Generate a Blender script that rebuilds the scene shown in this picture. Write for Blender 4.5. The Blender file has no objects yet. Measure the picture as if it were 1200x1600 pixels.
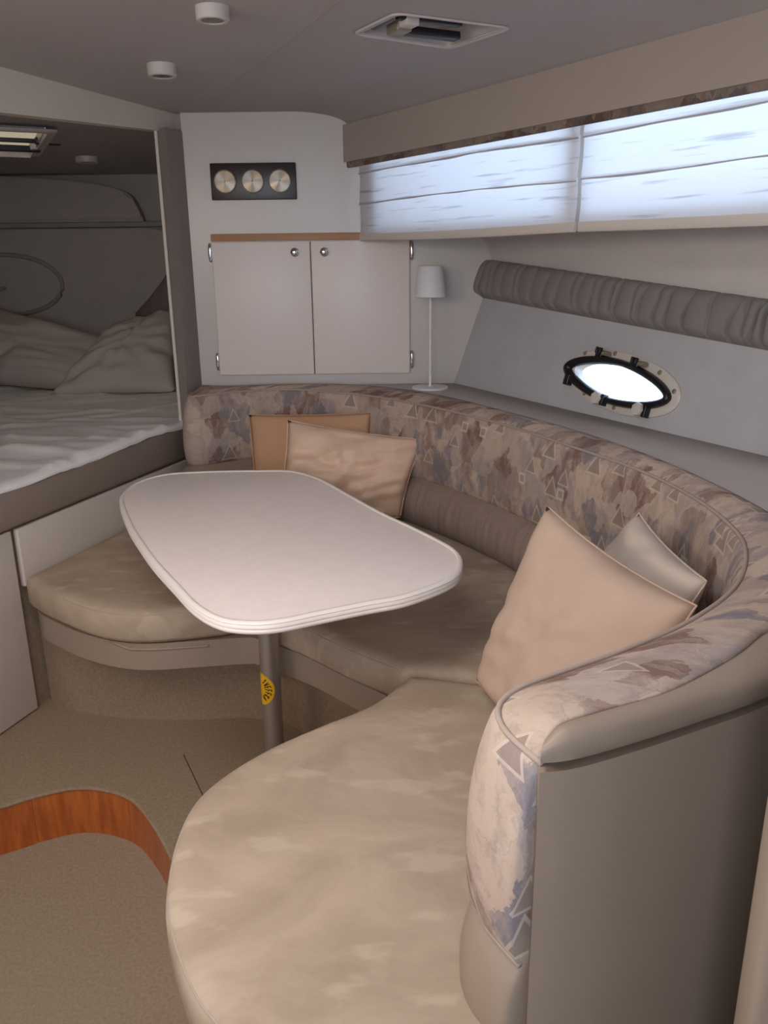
import bpy, bmesh, math, random
from mathutils import Vector, Matrix, noise
random.seed(4)
V = Vector
scn = bpy.context.scene
COL = scn.collection

# ------------------------------------------------------------------ camera
PITCH, ROLL = math.radians(17.35), math.radians(-0.7)
cd = bpy.data.cameras.new('camera'); cam = bpy.data.objects.new('camera', cd); COL.objects.link(cam)
f_ = V((0, math.cos(PITCH), -math.sin(PITCH))); r_ = V((1, 0, 0)); u_ = r_.cross(f_)
r2 = math.cos(ROLL)*r_ + math.sin(ROLL)*u_; u2 = -math.sin(ROLL)*r_ + math.cos(ROLL)*u_
cam.matrix_world = Matrix(((r2.x, u2.x, -f_.x, 0), (r2.y, u2.y, -f_.y, 0), (r2.z, u2.z, -f_.z, 1.40), (0, 0, 0, 1)))
cd.sensor_fit = 'VERTICAL'; cd.sensor_height = 36; cd.sensor_width = 27; cd.lens = 28.8
cd.clip_start = 0.02
scn.camera = cam

# ------------------------------------------------------------------ world, light, exposure
W = bpy.data.worlds.new('sky'); scn.world = W; W.use_nodes = True
bg = W.node_tree.nodes['Background']
bg.inputs['Color'].default_value = (0.52, 0.72, 1.0, 1); bg.inputs['Strength'].default_value = 4.3

def area(name, loc, target, sx, sy, power, col):
    l = bpy.data.lights.new(name, 'AREA'); l.shape = 'RECTANGLE'; l.size = sx; l.size_y = sy
    l.energy = power; l.color = col
    o = bpy.data.objects.new(name, l); COL.objects.link(o); o.location = loc
    o.rotation_euler = (V(target)-V(loc)).to_track_quat('-Z', 'Y').to_euler()
    return o
# daylight through the companionway behind the camera; overhead fill from an added, unseen ceiling opening
area('companionway_daylight', (-0.40, -0.93, 1.40), (-0.1, 1.5, 0.7), 1.0, 0.9, 9, (1.0, 0.82, 0.66))
area('overhead_fill', (-0.45, 0.85, 1.96), (-0.42, 1.0, 0.0), 0.6, 0.6, 7.2, (1.0, 0.81, 0.67))
# the port side windows, mirror image of the ones in view
area('port_window_daylight', (-1.39, 0.88, 1.62), (0.3, 2.0, 0.5), 1.5, 0.26, 17, (1.0, 0.86, 0.74))

vs = scn.view_settings
vs.view_transform = 'Standard'; vs.look = 'None'; vs.gamma = 1; vs.use_curve_mapping = False
vs.exposure = 0.12

# ------------------------------------------------------------------ materials
def lin(c): return tuple((x/255/12.92 if x/255 <= .04045 else ((x/255+.055)/1.055)**2.4) for x in c)
class NT:
    def __init__(s, m): s.t = m.node_tree; s.n = s.t.nodes; s.l = s.t.links
    def add(s, typ, **kw):
        nd = s.n.new(typ)
        for k, v in kw.items():
            if k.startswith('i_'):
                key = k[2:]; key = int(key) if key.isdigit() else key.replace('_', ' ')
                if isinstance(v, bpy.types.NodeSocket): s.l.new(v, nd.inputs[key])
                else: nd.inputs[key].default_value = v
            else: setattr(nd, k, v)
        return nd
    def math(s, op, a, b=0.0, c=None):
        nd = s.n.new('ShaderNodeMath'); nd.operation = op
        for i, v in enumerate((a, b) if c is None else (a, b, c)):
            if isinstance(v, bpy.types.NodeSocket): s.l.new(v, nd.inputs[i])
            else: nd.inputs[i].default_value = v
        return nd.outputs[0]
    def mix(s, fac, a, b):
        nd = s.n.new('ShaderNodeMix'); nd.data_type = 'RGBA'
        for k, v in (('Factor', fac), ('A', a), ('B', b)):
            i = {'Factor': 0, 'A': 6, 'B': 7}[k]
            if isinstance(v, bpy.types.NodeSocket): s.l.new(v, nd.inputs[i])
            else: nd.inputs[i].default_value = v if i == 0 else (*v[:3], 1)
        return nd.outputs[2]
def newmat(name):
    m = bpy.data.materials.new(name); m.use_nodes = True
    return m, NT(m), m.node_tree.nodes['Principled BSDF']
def mat(name, col, rough=.6, metal=0, var=0, vscale=6, bump=0, bscale=300, bdist=.001, spec=.5, coat=0, col2=None, stretch=(1, 1, 1)):
    m, t, p = newmat(name)
    c = (*lin(col), 1)
    p.inputs['Roughness'].default_value = rough; p.inputs['Metallic'].default_value = metal
    p.inputs['Specular IOR Level'].default_value = spec; p.inputs['Coat Weight'].default_value = coat
    p.inputs['Base Color'].default_value = c
    co = t.add('ShaderNodeTexCoord').outputs['Object']
    if stretch != (1, 1, 1): co = t.add('ShaderNodeMapping', i_Vector=co, i_Scale=stretch).outputs[0]
    if var or col2:
        n = t.add('ShaderNodeTexNoise', i_Vector=co, i_Scale=vscale, i_Detail=5.0, i_Roughness=.6).outputs['Fac']
        r = t.add('ShaderNodeMapRange', i_0=n, i_1=.36, i_2=.64).outputs[0]
        cb = (*lin(col2), 1) if col2 else tuple(min(1, x*(1-var)) for x in c[:3])+(1,)
        t.l.new(t.mix(r, c, cb), p.inputs['Base Color'])
    if bump:
        n = t.add('ShaderNodeTexNoise', i_Vector=co, i_Scale=bscale, i_Detail=3.0).outputs['Fac']
        b = t.add('ShaderNodeBump', i_Height=n, i_Strength=bump, i_Distance=bdist)
        t.l.new(b.outputs[0], p.inputs['Normal'])
    return m

M = {}
M['gelcoat'] = mat('gelcoat', (198, 191, 183), .3, var=.03, vscale=2)
M['door_white'] = mat('door_white', (232, 220, 211), .36, var=.03, vscale=2, spec=.35)
M['white_panel'] = mat('white_panel', (214, 202, 188), .45, var=.03)
M['ceiling'] = mat('headliner', (176, 168, 164), .85, var=.05, vscale=3, bump=.2, bscale=400)
M['berth_ceiling'] = mat('berth_headliner', (168, 158, 154), .9, var=.05, bump=.2)
M['hull_fabric'] = mat('hull_fabric', (186, 184, 184), .9, var=.07, vscale=9, bump=.4, bscale=350)
M['upper_fabric'] = mat('upper_fabric', (204, 196, 190), .9, var=.05, vscale=9, bump=.4, bscale=350)
M['jamb_fabric'] = mat('jamb_fabric', (150, 140, 134), .9, var=.05, bump=.4, bscale=350)
M['shelf'] = mat('shelf_laminate', (170, 162, 158), .55, var=.04, bump=.2)
M['vinyl'] = mat('taupe_vinyl', (152, 134, 117), .5, var=.04, vscale=8, bump=.25, bscale=500, bdist=.0006)
M['lumbar'] = mat('ribbed_taupe', (150, 130, 118), .7, bump=.8, bscale=60, bdist=.004, var=.12, vscale=40, stretch=(1, 1, .12))
M['rail_vinyl'] = mat('rail_vinyl', (150, 134, 120), .5, var=.04, bump=.2)
m, t, p = newmat('suede'); M['suede'] = m
p.inputs['Roughness'].default_value = .95; p.inputs['Specular IOR Level'].default_value = .15
co = t.add('ShaderNodeTexCoord').outputs['Object']
wn = t.add('ShaderNodeTexNoise', i_Vector=co, i_Scale=3.0, i_Detail=2.0)
cw = t.add('ShaderNodeVectorMath', operation='MULTIPLY_ADD', i_0=wn.outputs['Color'], i_1=(.25, .25, 0), i_2=co).outputs[0]
c1 = t.add('ShaderNodeMapping', i_Vector=cw, i_Scale=(2.6, 5.5, 3), i_Rotation=(0, 0, .35)).outputs[0]
n1 = t.add('ShaderNodeTexNoise', i_Vector=c1, i_Scale=1.0, i_Detail=6.0, i_Roughness=.62, i_Distortion=.6).outputs['Fac']
k1 = t.add('ShaderNodeMapRange', i_0=n1, i_1=.36, i_2=.64).outputs[0]
c2_ = t.add('ShaderNodeMapping', i_Vector=co, i_Scale=(7, 16, 7), i_Rotation=(0, 0, -.5)).outputs[0]
n3 = t.add('ShaderNodeTexNoise', i_Vector=c2_, i_Scale=1.0, i_Detail=4.0).outputs['Fac']
k3 = t.add('ShaderNodeMapRange', i_0=n3, i_1=.58, i_2=.66).outputs[0]
c = t.mix(k1, lin((184, 164, 142)), lin((161, 142, 121))); c = t.mix(t.math('MULTIPLY', k3, .35), c, lin((204, 186, 164)))
t.l.new(c, p.inputs['Base Color'])
nf = t.add('ShaderNodeTexNoise', i_Vector=co, i_Scale=14.0, i_Detail=6.0).outputs['Fac']
t.l.new(t.add('ShaderNodeBump', i_Height=nf, i_Strength=.2, i_Distance=.012).outputs[0], p.inputs['Normal'])
M['carpet'] = mat('carpet', (198, 173, 143), 1, col2=(182, 157, 129), vscale=110, bump=1, bscale=800, bdist=.006, spec=.1)
M['carpet_low'] = mat('carpet_low', (206, 182, 154), 1, col2=(190, 166, 138), vscale=110, bump=1, bscale=800, bdist=.006, spec=.1)
M['laminate'] = mat('table_laminate', (246, 231, 221), .42, var=.04, vscale=25)
M['edge_white'] = mat('table_edge', (236, 226, 216), .4)
M['alu'] = mat('brushed_aluminium', (190, 182, 178), .38, metal=.85, bump=.1, stretch=(1, 1, .02))
M['chrome'] = mat('chrome', (225, 222, 220), .12, metal=1)
M['yellow'] = mat('yellow_sticker', (236, 180, 20), .5)
M['ink'] = mat('sticker_ink', (18, 12, 10), .6)
M['lamp_white'] = mat('lamp_white', (228, 226, 228), .5)
M['teak'] = mat('teak_strip', (182, 130, 88), .5, var=.2, vscale=30, stretch=(.1, 1, 4))
M['dark_board'] = mat('dark_board', (38, 24, 26), .35, var=.2, vscale=20, stretch=(.2, 1, 3))
M['riser'] = mat('riser_wood', (188, 104, 46), .35, col2=(156, 78, 32), vscale=14, stretch=(3, 3, .5), coat=.2)
M['plate_ivory'] = mat('ivory_plate', (206, 196, 186), .4)
M['black_rubber'] = mat('black_rubber', (22, 20, 26), .35)
M['black_plastic'] = mat('black_plastic', (26, 25, 34), .4)
M['bolster'] = mat('bolster_fabric', (134, 127, 124), .85, var=.06, bump=.3)
M['pelmet'] = mat('pelmet_vinyl', (172, 158, 146), .55, var=.03)
M['pink_linen'] = mat('blush_pillow', (194, 167, 147), .8, var=.07, vscale=7, bump=.3, bscale=500, spec=.2)
M['tan_pillow'] = mat('tan_pillow', (202, 158, 124), .75, var=.06, vscale=7, bump=.3, bscale=500, spec=.2)
M['cream_pillow'] = mat('cream_pillow', (230, 194, 166), .55, var=.1, vscale=7, bump=.3, bscale=300)
M['grey_pillow'] = mat('greige_pillow', (206, 190, 174), .8, var=.06, vscale=7, bump=.3, bscale=500, spec=.2)
M['quilt'] = mat('white_quilt', (242, 238, 232), .38, var=.03, bump=.3)
M['bed_pillow'] = mat('bed_pillow', (190, 176, 164), .8, var=.05, bump=.3, spec=.2)
M['dark_cushion'] = mat('dark_cushion', (120, 104, 98), .8, var=.05, bump=.3)
M['headboard'] = mat('headboard_fabric', (172, 160, 150), .85, var=.05, bump=.3)
M['piping'] = mat('piping', (172, 154, 140), .7)
M['groove'] = mat('dark_gap', (70, 58, 50), .9)
M['ceiling_white'] = mat('light_housing', (196, 188, 182), .4)
M['hatch_grey'] = mat('hatch_frame', (190, 182, 178), .5)
M['lens'] = mat('dark_lens', (96, 88, 84), .25)
M['latch_metal'] = mat('latch_metal', (150, 140, 120), .4, metal=.4)
M['outer_dark'] = mat('hull_shell', (150, 145, 140), .9)

# spun metal dial
m, t, p = newmat('spun_dial'); M['dial'] = m
p.inputs['Base Color'].default_value = (*lin((150, 141, 128)), 1); p.inputs['Metallic'].default_value = 1
p.inputs['Roughness'].default_value = .34; p.inputs['Anisotropic'].default_value = 1.0
tg = t.add('ShaderNodeTangent', direction_type='RADIAL', axis='Y'); t.l.new(tg.outputs[0], p.inputs['Tangent']); p.inputs['Anisotropic Rotation'].default_value = .25

# window pane: mostly clear
m, t, p = newmat('window_glass'); M['glass'] = m
out = t.n['Material Output']
mx = t.add('ShaderNodeMixShader', i_0=.08)
tr = t.add('ShaderNodeBsdfTransparent'); gl = t.add('ShaderNodeBsdfGlossy', i_Roughness=.05)
t.l.new(tr.outputs[0], mx.inputs[1]); t.l.new(gl.outputs[0], mx.inputs[2]); t.l.new(mx.outputs[0], out.inputs[0])

# roman shade cloth: translucent slubbed weave
def shade_mat(name, col, fac, slub=True):
    m, t, p = newmat(name); out = t.n['Material Output']
    co = t.add('ShaderNodeUVMap').outputs[0]
    mp = t.add('ShaderNodeMapping', i_Vector=co, i_Scale=(4, 75, 1)).outputs[0]
    n = t.add('ShaderNodeTexNoise', i_Vector=mp, i_Scale=1.0, i_Detail=3.0).outputs['Fac']
    k = t.add('ShaderNodeMapRange', i_0=n, i_1=.58, i_2=.70).outputs[0]
    c = t.mix(t.math('MULTIPLY', k, .55 if slub else 0), lin(col), lin((150, 146, 150)))
    d = t.add('ShaderNodeBsdfDiffuse', i_Color=c); tl = t.add('ShaderNodeBsdfTranslucent', i_Color=c)
    mx = t.add('ShaderNodeMixShader', i_0=fac)
    t.l.new(d.outputs[0], mx.inputs[1]); t.l.new(tl.outputs[0], mx.inputs[2]); t.l.new(mx.outputs[0], out.inputs[0])
    return m
M['shade'] = shade_mat('shade_cloth', (232, 228, 228), .42)
M['hem'] = shade_mat('hem_cloth', (222, 212, 200), .2, False)
M['pleat'] = shade_mat('pleat_cloth', (190, 184, 186), .10, False)
M['hatch_blind'] = shade_mat('hatch_blind', (226, 184, 138), .2, False)

# printed collage upholstery (u = metres along the seat back, v = metres up)
def fabric(name, tone=1.0):
    m, t, p = newmat(name)
    p.inputs['Roughness'].default_value = .85; p.inputs['Specular IOR Level'].default_value = .25
    uv = t.add('ShaderNodeUVMap').outputs[0]
    wn = t.add('ShaderNodeTexNoise', i_Vector=uv, i_Scale=11.0, i_Detail=6.0, i_Roughness=.7)
    wv = t.add('ShaderNodeVectorMath', operation='MULTIPLY_ADD', i_0=wn.outputs['Color'], i_1=(.075, .075, 0), i_2=uv).outputs[0]
    def vor(sc, seedoff, dist, smooth):
        mp = t.add('ShaderNodeMapping', i_Vector=wv, i_Scale=sc, i_Location=(seedoff, seedoff, 0)).outputs[0]
        v = t.add('ShaderNodeTexVoronoi', voronoi_dimensions='2D', feature='SMOOTH_F1', distance=dist, i_Vector=mp, i_Scale=1.0)
        v.inputs['Smoothness'].default_value = smooth
        return v, t.add('ShaderNodeSeparateColor', i_0=v.outputs['Color'])
    vo, sx = vor((13, 9, 1), 0, 'CHEBYCHEV', .12)
    cr = t.add('ShaderNodeValToRGB', i_0=sx.outputs[0]); el = cr.color_ramp.elements
    cols = [(0, (196, 174, 156)), (.24, (182, 160, 142)), (.38, (158, 144, 138)), (.50, (192, 168, 150)), (.64, (168, 144, 130)), (.76, (150, 142, 144)), (.86, (190, 168, 150)), (.95, (136, 112, 100))]
    el[0].position = 0; el[0].color = (*lin(cols[0][1]), 1)
    el[1].position = cols[1][0]; el[1].color = (*lin(cols[1][1]), 1)
    for pos, c in cols[2:]:
        e = el.new(pos); e.color = (*lin(c), 1)
    mp = t.add('ShaderNodeMapping', i_Vector=wv, i_Scale=(26, 9, 1)).outputs[0]
    n2 = t.add('ShaderNodeTexNoise', i_Vector=mp, i_Scale=1.0, i_Detail=7.0, i_Roughness=.7).outputs['Fac']
    k2 = t.add('ShaderNodeMapRange', i_0=n2, i_1=.38, i_2=.64).outputs[0]
    c = t.mix(t.math('MULTIPLY', k2, .5), cr.outputs[0], lin((200, 180, 162)))
    mp = t.add('ShaderNodeMapping', i_Vector=wv, i_Scale=(34, 20, 1), i_Location=(3.1, 5.2, 0)).outputs[0]
    n5 = t.add('ShaderNodeTexNoise', i_Vector=mp, i_Scale=1.0, i_Detail=8.0, i_Roughness=.75).outputs['Fac']
    k5 = t.add('ShaderNodeMapRange', i_0=n5, i_1=.48, i_2=.66).outputs[0]
    c = t.mix(t.math('MULTIPLY', k5, .55), c, lin((140, 122, 114)))
    # ragged brown and slate blots, dry-brushed
    vb, sb = vor((16, 14, 1), 7.3, 'MANHATTAN', .08)
    brush = t.add('ShaderNodeMapRange', i_0=n2, i_1=.66, i_2=.44).outputs[0]
    kb = t.math('MULTIPLY', t.add('ShaderNodeMapRange', i_0=sb.outputs[0], i_1=.60, i_2=.70).outputs[0], brush)
    cb = t.mix(t.add('ShaderNodeMapRange', i_0=sb.outputs[1], i_1=.45, i_2=.55).outputs[0], lin((122, 92, 80)), lin((124, 118, 124)))
    c = t.mix(t.math('MULTIPLY', kb, .85), c, cb)
    # sharp printed triangles with a pale outline, and little squares
    def motif(c, scale, offx, offy, keep, dark, pale, square=False):
        su = t.add('ShaderNodeSeparateXYZ', i_0=uv)
        U = t.math('ADD', t.math('MULTIPLY', su.outputs[0], scale), offx)
        Vv = t.math('ADD', t.math('MULTIPLY', su.outputs[1], scale), offy)
        row = t.math('FLOOR', Vv); U = t.math('ADD', U, t.math('MULTIPLY', row, .37))
        cell = t.add('ShaderNodeCombineXYZ', i_0=t.math('FLOOR', U), i_1=row).outputs[0]
        rnd = t.add('ShaderNodeTexWhiteNoise', noise_dimensions='2D', i_Vector=cell).outputs['Value']
        x = t.math('SUBTRACT', t.math('FRACT', U), .5); y = t.math('SUBTRACT', t.math('FRACT', Vv), .35)
        if square:
            dd = t.math('MAXIMUM', t.math('ABSOLUTE', x), t.math('ABSOLUTE', t.math('SUBTRACT', y, .1)))
            inn, ou = .10, .17
        else:
            dd = t.math('MAXIMUM', t.math('ADD', t.math('MULTIPLY', t.math('ABSOLUTE', x), .9), t.math('MULTIPLY', y, .5)), t.math('MULTIPLY', y, -1.0))
            inn, ou = .155, .205
        on = t.math('LESS_THAN', rnd, keep)
        o_ = t.math('MULTIPLY', t.math('LESS_THAN', dd, ou), on); i_ = t.math('MULTIPLY', t.math('LESS_THAN', dd, inn), on)
        c = t.mix(t.math('MULTIPLY', o_, .6), c, lin(pale))
        return t.mix(t.math('MULTIPLY', i_, .6), c, lin(dark))
    c = motif(c, 9.5, .2, .1, .22, (112, 94, 86), (206, 188, 170))
    c = motif(c, 12, .63, .45, .16, (118, 100, 92), (206, 186, 168))
    c = motif(c, 10, .4, .8, .16, (140, 120, 110), (214, 198, 182), True)
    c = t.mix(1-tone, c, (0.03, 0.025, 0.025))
    t.l.new(c, p.inputs['Base Color'])
    fine = t.add('ShaderNodeTexNoise', i_Vector=uv, i_Scale=700.0).outputs['Fac']
    b = t.add('ShaderNodeBump', i_Height=fine, i_Strength=.25, i_Distance=.001); t.l.new(b.outputs[0], p.inputs['Normal'])
    return m
M['collage'] = fabric('collage_print')
M['collage_shaded'] = fabric('shaded_collage_print', .45)  # collage print with the shade under the pelmet mixed into its colour

# ------------------------------------------------------------------ mesh helpers
WORLD = {}
def wpos(o): return WORLD.get(o.name, V((0, 0, 0))) if o else V((0, 0, 0))
def empty(name, loc, label=None, cat=None, group=None):
    o = bpy.data.objects.new(name, None); o.empty_display_size = .05; COL.objects.link(o)
    o.location = loc; WORLD[o.name] = V(loc); tag(o, label, cat, group); return o
def tag(o, label=None, cat=None, group=None, kind=None):
    for k, v in (('label', label), ('category', cat), ('group', group), ('kind', kind)):
        if v: o[k] = v
    return o
def obj(name, geo, material, parent=None, smooth=40, origin=None):
    """geo: bmesh or (verts, faces[, uvs per vertex]); coordinates are world coordinates."""
    me = bpy.data.meshes.new(name)
    if isinstance(geo, bmesh.types.BMesh):
        bmesh.ops.recalc_face_normals(geo, faces=geo.faces); geo.to_mesh(me); geo.free()
    else:
        me.from_pydata([tuple(v) for v in geo[0]], [], geo[1])
        if len(geo) > 2 and geo[2]:
            ul = me.uv_layers.new(name='UVMap')
            for lp in me.loops: ul.data[lp.index].uv = geo[2][lp.vertex_index]
    me.update()
    cs = [v.co for v in me.vertices]
    lo = V((min(c.x for c in cs), min(c.y for c in cs), min(c.z for c in cs))); hi = V((max(c.x for c in cs), max(c.y for c in cs), max(c.z for c in cs)))
    org = V(origin) if origin else V(((lo.x+hi.x)/2, (lo.y+hi.y)/2, lo.z))
    me.transform(Matrix.Translation(-org))
    o = bpy.data.objects.new(name, me); COL.objects.link(o)
    me.materials.append(M[material] if isinstance(material, str) else material)
    WORLD[o.name] = org
    o.parent = parent; o.location = org - wpos(parent)
    if smooth:
        me.polygons.foreach_set('use_smooth', [True]*len(me.polygons))
        if smooth < 180: me.set_sharp_from_angle(angle=math.radians(smooth))
    return o
def struct(name, geo, material, parent=None, smooth=40):
    o = obj(name, geo, material, parent, smooth)
    if not parent: o['kind'] = 'structure'
    return o
def cat(pts, n=8, closed=False):
    """Catmull-Rom through points of any dimension"""
    P = [V(p) for p in pts]; out = []; N = len(P); last = N if closed else N-1
    for i in range(last):
        if closed: a, b, c, d = P[(i-1) % N], P[i], P[(i+1) % N], P[(i+2) % N]
        else: a, b, c, d = P[max(i-1, 0)], P[i], P[i+1], P[min(i+2, N-1)]
        for k in range(n):
            s = k/n
            out.append(.5*((2*b)+(c-a)*s+(2*a-5*b+4*c-d)*s*s+(3*b-a-3*c+d)*s**3))
    if not closed: out.append(P[-1])
    return out
def arclen(P):
    L = [0]
    for a, b in zip(P, P[1:]): L.append(L[-1]+(b-a).length)
    return L
def resample(P, n):
    L = arclen(P); out = []; j = 0
    for i in range(n):
        s = L[-1]*i/(n-1)
        while j < len(P)-2 and L[j+1] < s: j += 1
        d = L[j+1]-L[j]; out.append(P[j].lerp(P[j+1], 0 if d == 0 else (s-L[j])/d))
    return out
def grid(rows, uv=None, closed_u=False):
    """rows: list of equally long lists of points -> verts, faces"""
    nv = len(rows[0]); verts = [p for r in rows for p in r]; faces = []
    for i in range(len(rows)-1):
        for j in range(nv if closed_u else nv-1):
            k = (j+1) % nv
            faces.append((i*nv+j, i*nv+k, (i+1)*nv+k, (i+1)*nv+j))
    return verts, faces, ([q for r in uv for q in r] if uv else None)
def merge(*gs):
    vv, ff, uu = [], [], []; anyuv = any(len(g) > 2 and g[2] for g in gs)
    for g in gs:
        o = len(vv); vv += list(g[0]); ff += [tuple(i+o for i in f) for f in g[1]]
        if anyuv: uu += list(g[2]) if len(g) > 2 and g[2] else [(0, 0)]*len(g[0])
    return vv, ff, uu if anyuv else None
def tube(P, r, n=8, closed=False):
    P = [V(p) for p in P]; N = len(P); rings = []
    for i, p in enumerate(P):
        a = P[(i-1) % N] if (closed or i > 0) else p; b = P[(i+1) % N] if (closed or i < N-1) else p
        tg = (b-a).normalized(); ref = V((0, 0, 1)) if abs(tg.z) < .9 else V((1, 0, 0))
        x = tg.cross(ref).normalized(); y = x.cross(tg)
        rr = r[i] if isinstance(r, (list, tuple)) else r
        rings.append([p+rr*(math.cos(2*math.pi*k/n)*x+math.sin(2*math.pi*k/n)*y) for k in range(n)])
    if closed: rings.append(rings[0])
    v, f, _ = grid(rings, closed_u=True)
    if not closed: f += [tuple(range(n))[::-1], tuple(range((N-1)*n, N*n))]
    return v, f
def lathe(c, prof, n=32, axis='z', frame=None):
    """prof: (radius, height) list; frame = (x, y, z) axes"""
    c = V(c); X, Y, Z = frame or (V((1, 0, 0)), V((0, 1, 0)), V((0, 0, 1)))
    rings = [[c+Z*h+r*(math.cos(2*math.pi*k/n)*X+math.sin(2*math.pi*k/n)*Y) for k in range(n)] for r, h in prof]
    v, f, _ = grid(rings, closed_u=True)
    f += [tuple(range(n))[::-1], tuple(range((len(prof)-1)*n, len(prof)*n))]
    return v, f
def hexa(a, b, bevel=0):
    """box from bottom quad a and top quad b (4 points each)"""
    bm = bmesh.new(); vs_ = [bm.verts.new(p) for p in list(a)+list(b)]
    for f in ((0, 3, 2, 1), (4, 5, 6, 7), (0, 1, 5, 4), (1, 2, 6, 5), (2, 3, 7, 6), (3, 0, 4, 7)): bm.faces.new([vs_[i] for i in f])
    if bevel: bmesh.ops.bevel(bm, geom=bm.edges[:], offset=bevel, segments=3, affect='EDGES', profile=.5)
    return bm
def box(lo, hi, bevel=0):
    x0, y0, z0 = lo; x1, y1, z1 = hi
    return hexa([(x0, y0, z0), (x1, y0, z0), (x1, y1, z0), (x0, y1, z0)], [(x0, y0, z1), (x1, y0, z1), (x1, y1, z1), (x0, y1, z1)], bevel)
def obox(c, X, Y, Z, hx, hy, hz, bevel=0):
    c = V(c); X, Y, Z = V(X), V(Y), V(Z)
    q = [(-1, -1), (1, -1), (1, 1), (-1, 1)]
    return hexa([c+X*hx*a+Y*hy*b-Z*hz for a, b in q], [c+X*hx*a+Y*hy*b+Z*hz for a, b in q], bevel)
def normals2(P, closed):
    N = len(P); out = []
    for i in range(N):
        a = P[(i-1) % N] if (closed or i > 0) else P[i]; b = P[(i+1) % N] if (closed or i < N-1) else P[i]
        d = (b-a); d = V((d.x, d.y)).normalized(); out.append(V((d.y, -d.x)))      # to the right of travel
    return out
def solid(poly, prof, smoothn=0):
    """closed plan outline; prof = [(inset, z), ...] from bottom to top; capped"""
    P = [V((p[0], p[1])) for p in poly]
    A = sum(P[i].x*P[(i+1) % len(P)].y-P[(i+1) % len(P)].x*P[i].y for i in range(len(P)))
    if A > 0: P.reverse()                                                         # clockwise: right = inside
    N = normals2(P, True)
    for _ in range(smoothn): N = [(N[i-1]+N[i]*2+N[(i+1) % len(N)]).normalized() for i in range(len(N))]
    bm = bmesh.new(); rings = []
    for ins, z in prof: rings.append([bm.verts.new((p.x+q.x*ins, p.y+q.y*ins, z)) for p, q in zip(P, N)])
    L = len(P)
    for a, b in zip(rings, rings[1:]):
        for i in range(L):
            k = (i+1) % L; bm.faces.new((a[i], a[k], b[k], b[i]))
    for rg in (rings[0], rings[-1]):
        bmesh.ops.triangle_fill(bm, edges=[bm.edges.get((rg[i], rg[(i+1) % L])) for i in range(L)], use_beauty=True)
    return bm
def fillpoly(outer, holes=(), z=0.0, zf=None):
    """flat polygon with holes"""
    bm = bmesh.new()
    for loop in [outer]+list(holes):
        vs_ = [bm.verts.new((p[0], p[1], zf(p) if zf else z)) for p in loop]
        for a, b in zip(vs_, vs_[1:]+vs_[:1]): bm.edges.new((a, b))
    bmesh.ops.triangle_fill(bm, edges=bm.edges[:], use_beauty=True)
    return bm
def wall(P, z0, z1, th, side=1):
    """upright strip along plan path P with thickness th to the right (side=1)"""
    P = [V((p[0], p[1])) for p in P]; N = normals2(P, False); rows = []
    for p, q in zip(P, N):
        o = p+q*th*side
        a = z0(p) if callable(z0) else z0; b = z1(p) if callable(z1) else z1
        rows.append([V((p.x, p.y, a)), V((p.x, p.y, b)), V((o.x, o.y, b)), V((o.x, o.y, a))])
    v, f, _ = grid(rows, closed_u=True); n = len(rows)
    f += [(3, 2, 1, 0), ((n-1)*4, (n-1)*4+1, (n-1)*4+2, (n-1)*4+3)]
    return v, f
def fix(g):
    bm = bmesh.new(); vs_ = [bm.verts.new(p) for p in g[0]]
    for f in g[1]:
        try: bm.faces.new([vs_[i] for i in f])
        except ValueError: pass
    return bm

# ------------------------------------------------------------------ room shell
BD = V((.336, .942, 0)).normalized()                 # along the front of the berth
BN = V((-BD.y, BD.x, 0))                              # into the berth
B0 = V((-1.131, 2.379, 0))
def berth(s, t=0, z=0): return B0+BD*s+BN*t+V((0, 0, z))   # s = 0 at the gap between the white panels
S_END = 1.02
CZ = 1.92

# carpeted floor with the curved edge of the sunken foot well
step = cat([(-1.42, 1.70), (-1.25, 1.785), (-1.044, 1.875), (-.96, 1.923), (-.848, 1.955), (-.71, 1.91), (-.61, 1.797), (-.541, 1.687), (-.46, 1.56), (-.385, 1.42), (-.335, 1.2), (-.31, .9), (-.30, -.9)], 6)
stepl = [(p.x, p.y) for p in step]
upper = stepl+[(2.4, -.9), (2.4, 1.2), (1.0, 3.44), (-.72, 3.44), (-1.42, 1.74)]
struct('floor', fillpoly(upper, z=0), 'carpet')
struct('floor_well', box((-3, -1, -.2), (3, 5, -.155)), 'carpet_low')
rz = tag(empty('trim_1', (-.85, 1.9, -.155)), kind='structure')
full = resample([V((p.x, p.y)) for p in step], 121)
cuts = [0, 16, 25, 33, 42, 52, 62, 74, 88, 102, 120]
for a, b in zip(cuts, cuts[1:]):
    seg = full[a:b+1]
    seg[-1] = seg[-1].lerp(seg[-2], .02)
    obj('riser_board', fix(wall(seg, -.16, -.004, .018, -1)), 'riser', rz)
# carpet nosing along the step
nose = [V((p.x, p.y, -.006)) for p in full]
struct('trim_2', fix(tube(nose, .006, 8)), 'carpet')
# seam of a lift-out floor hatch
struct('trim_3', fix(wall([(-.60, 2.10), (-.50, 1.90)], -.001, .0012, .0025)), 'groove')

# forward bulkhead, white and glossy
struct('wall_forward', box((-.745, 3.372, -.16), (.72, 3.41, 1.99)), 'gelcoat')
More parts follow.
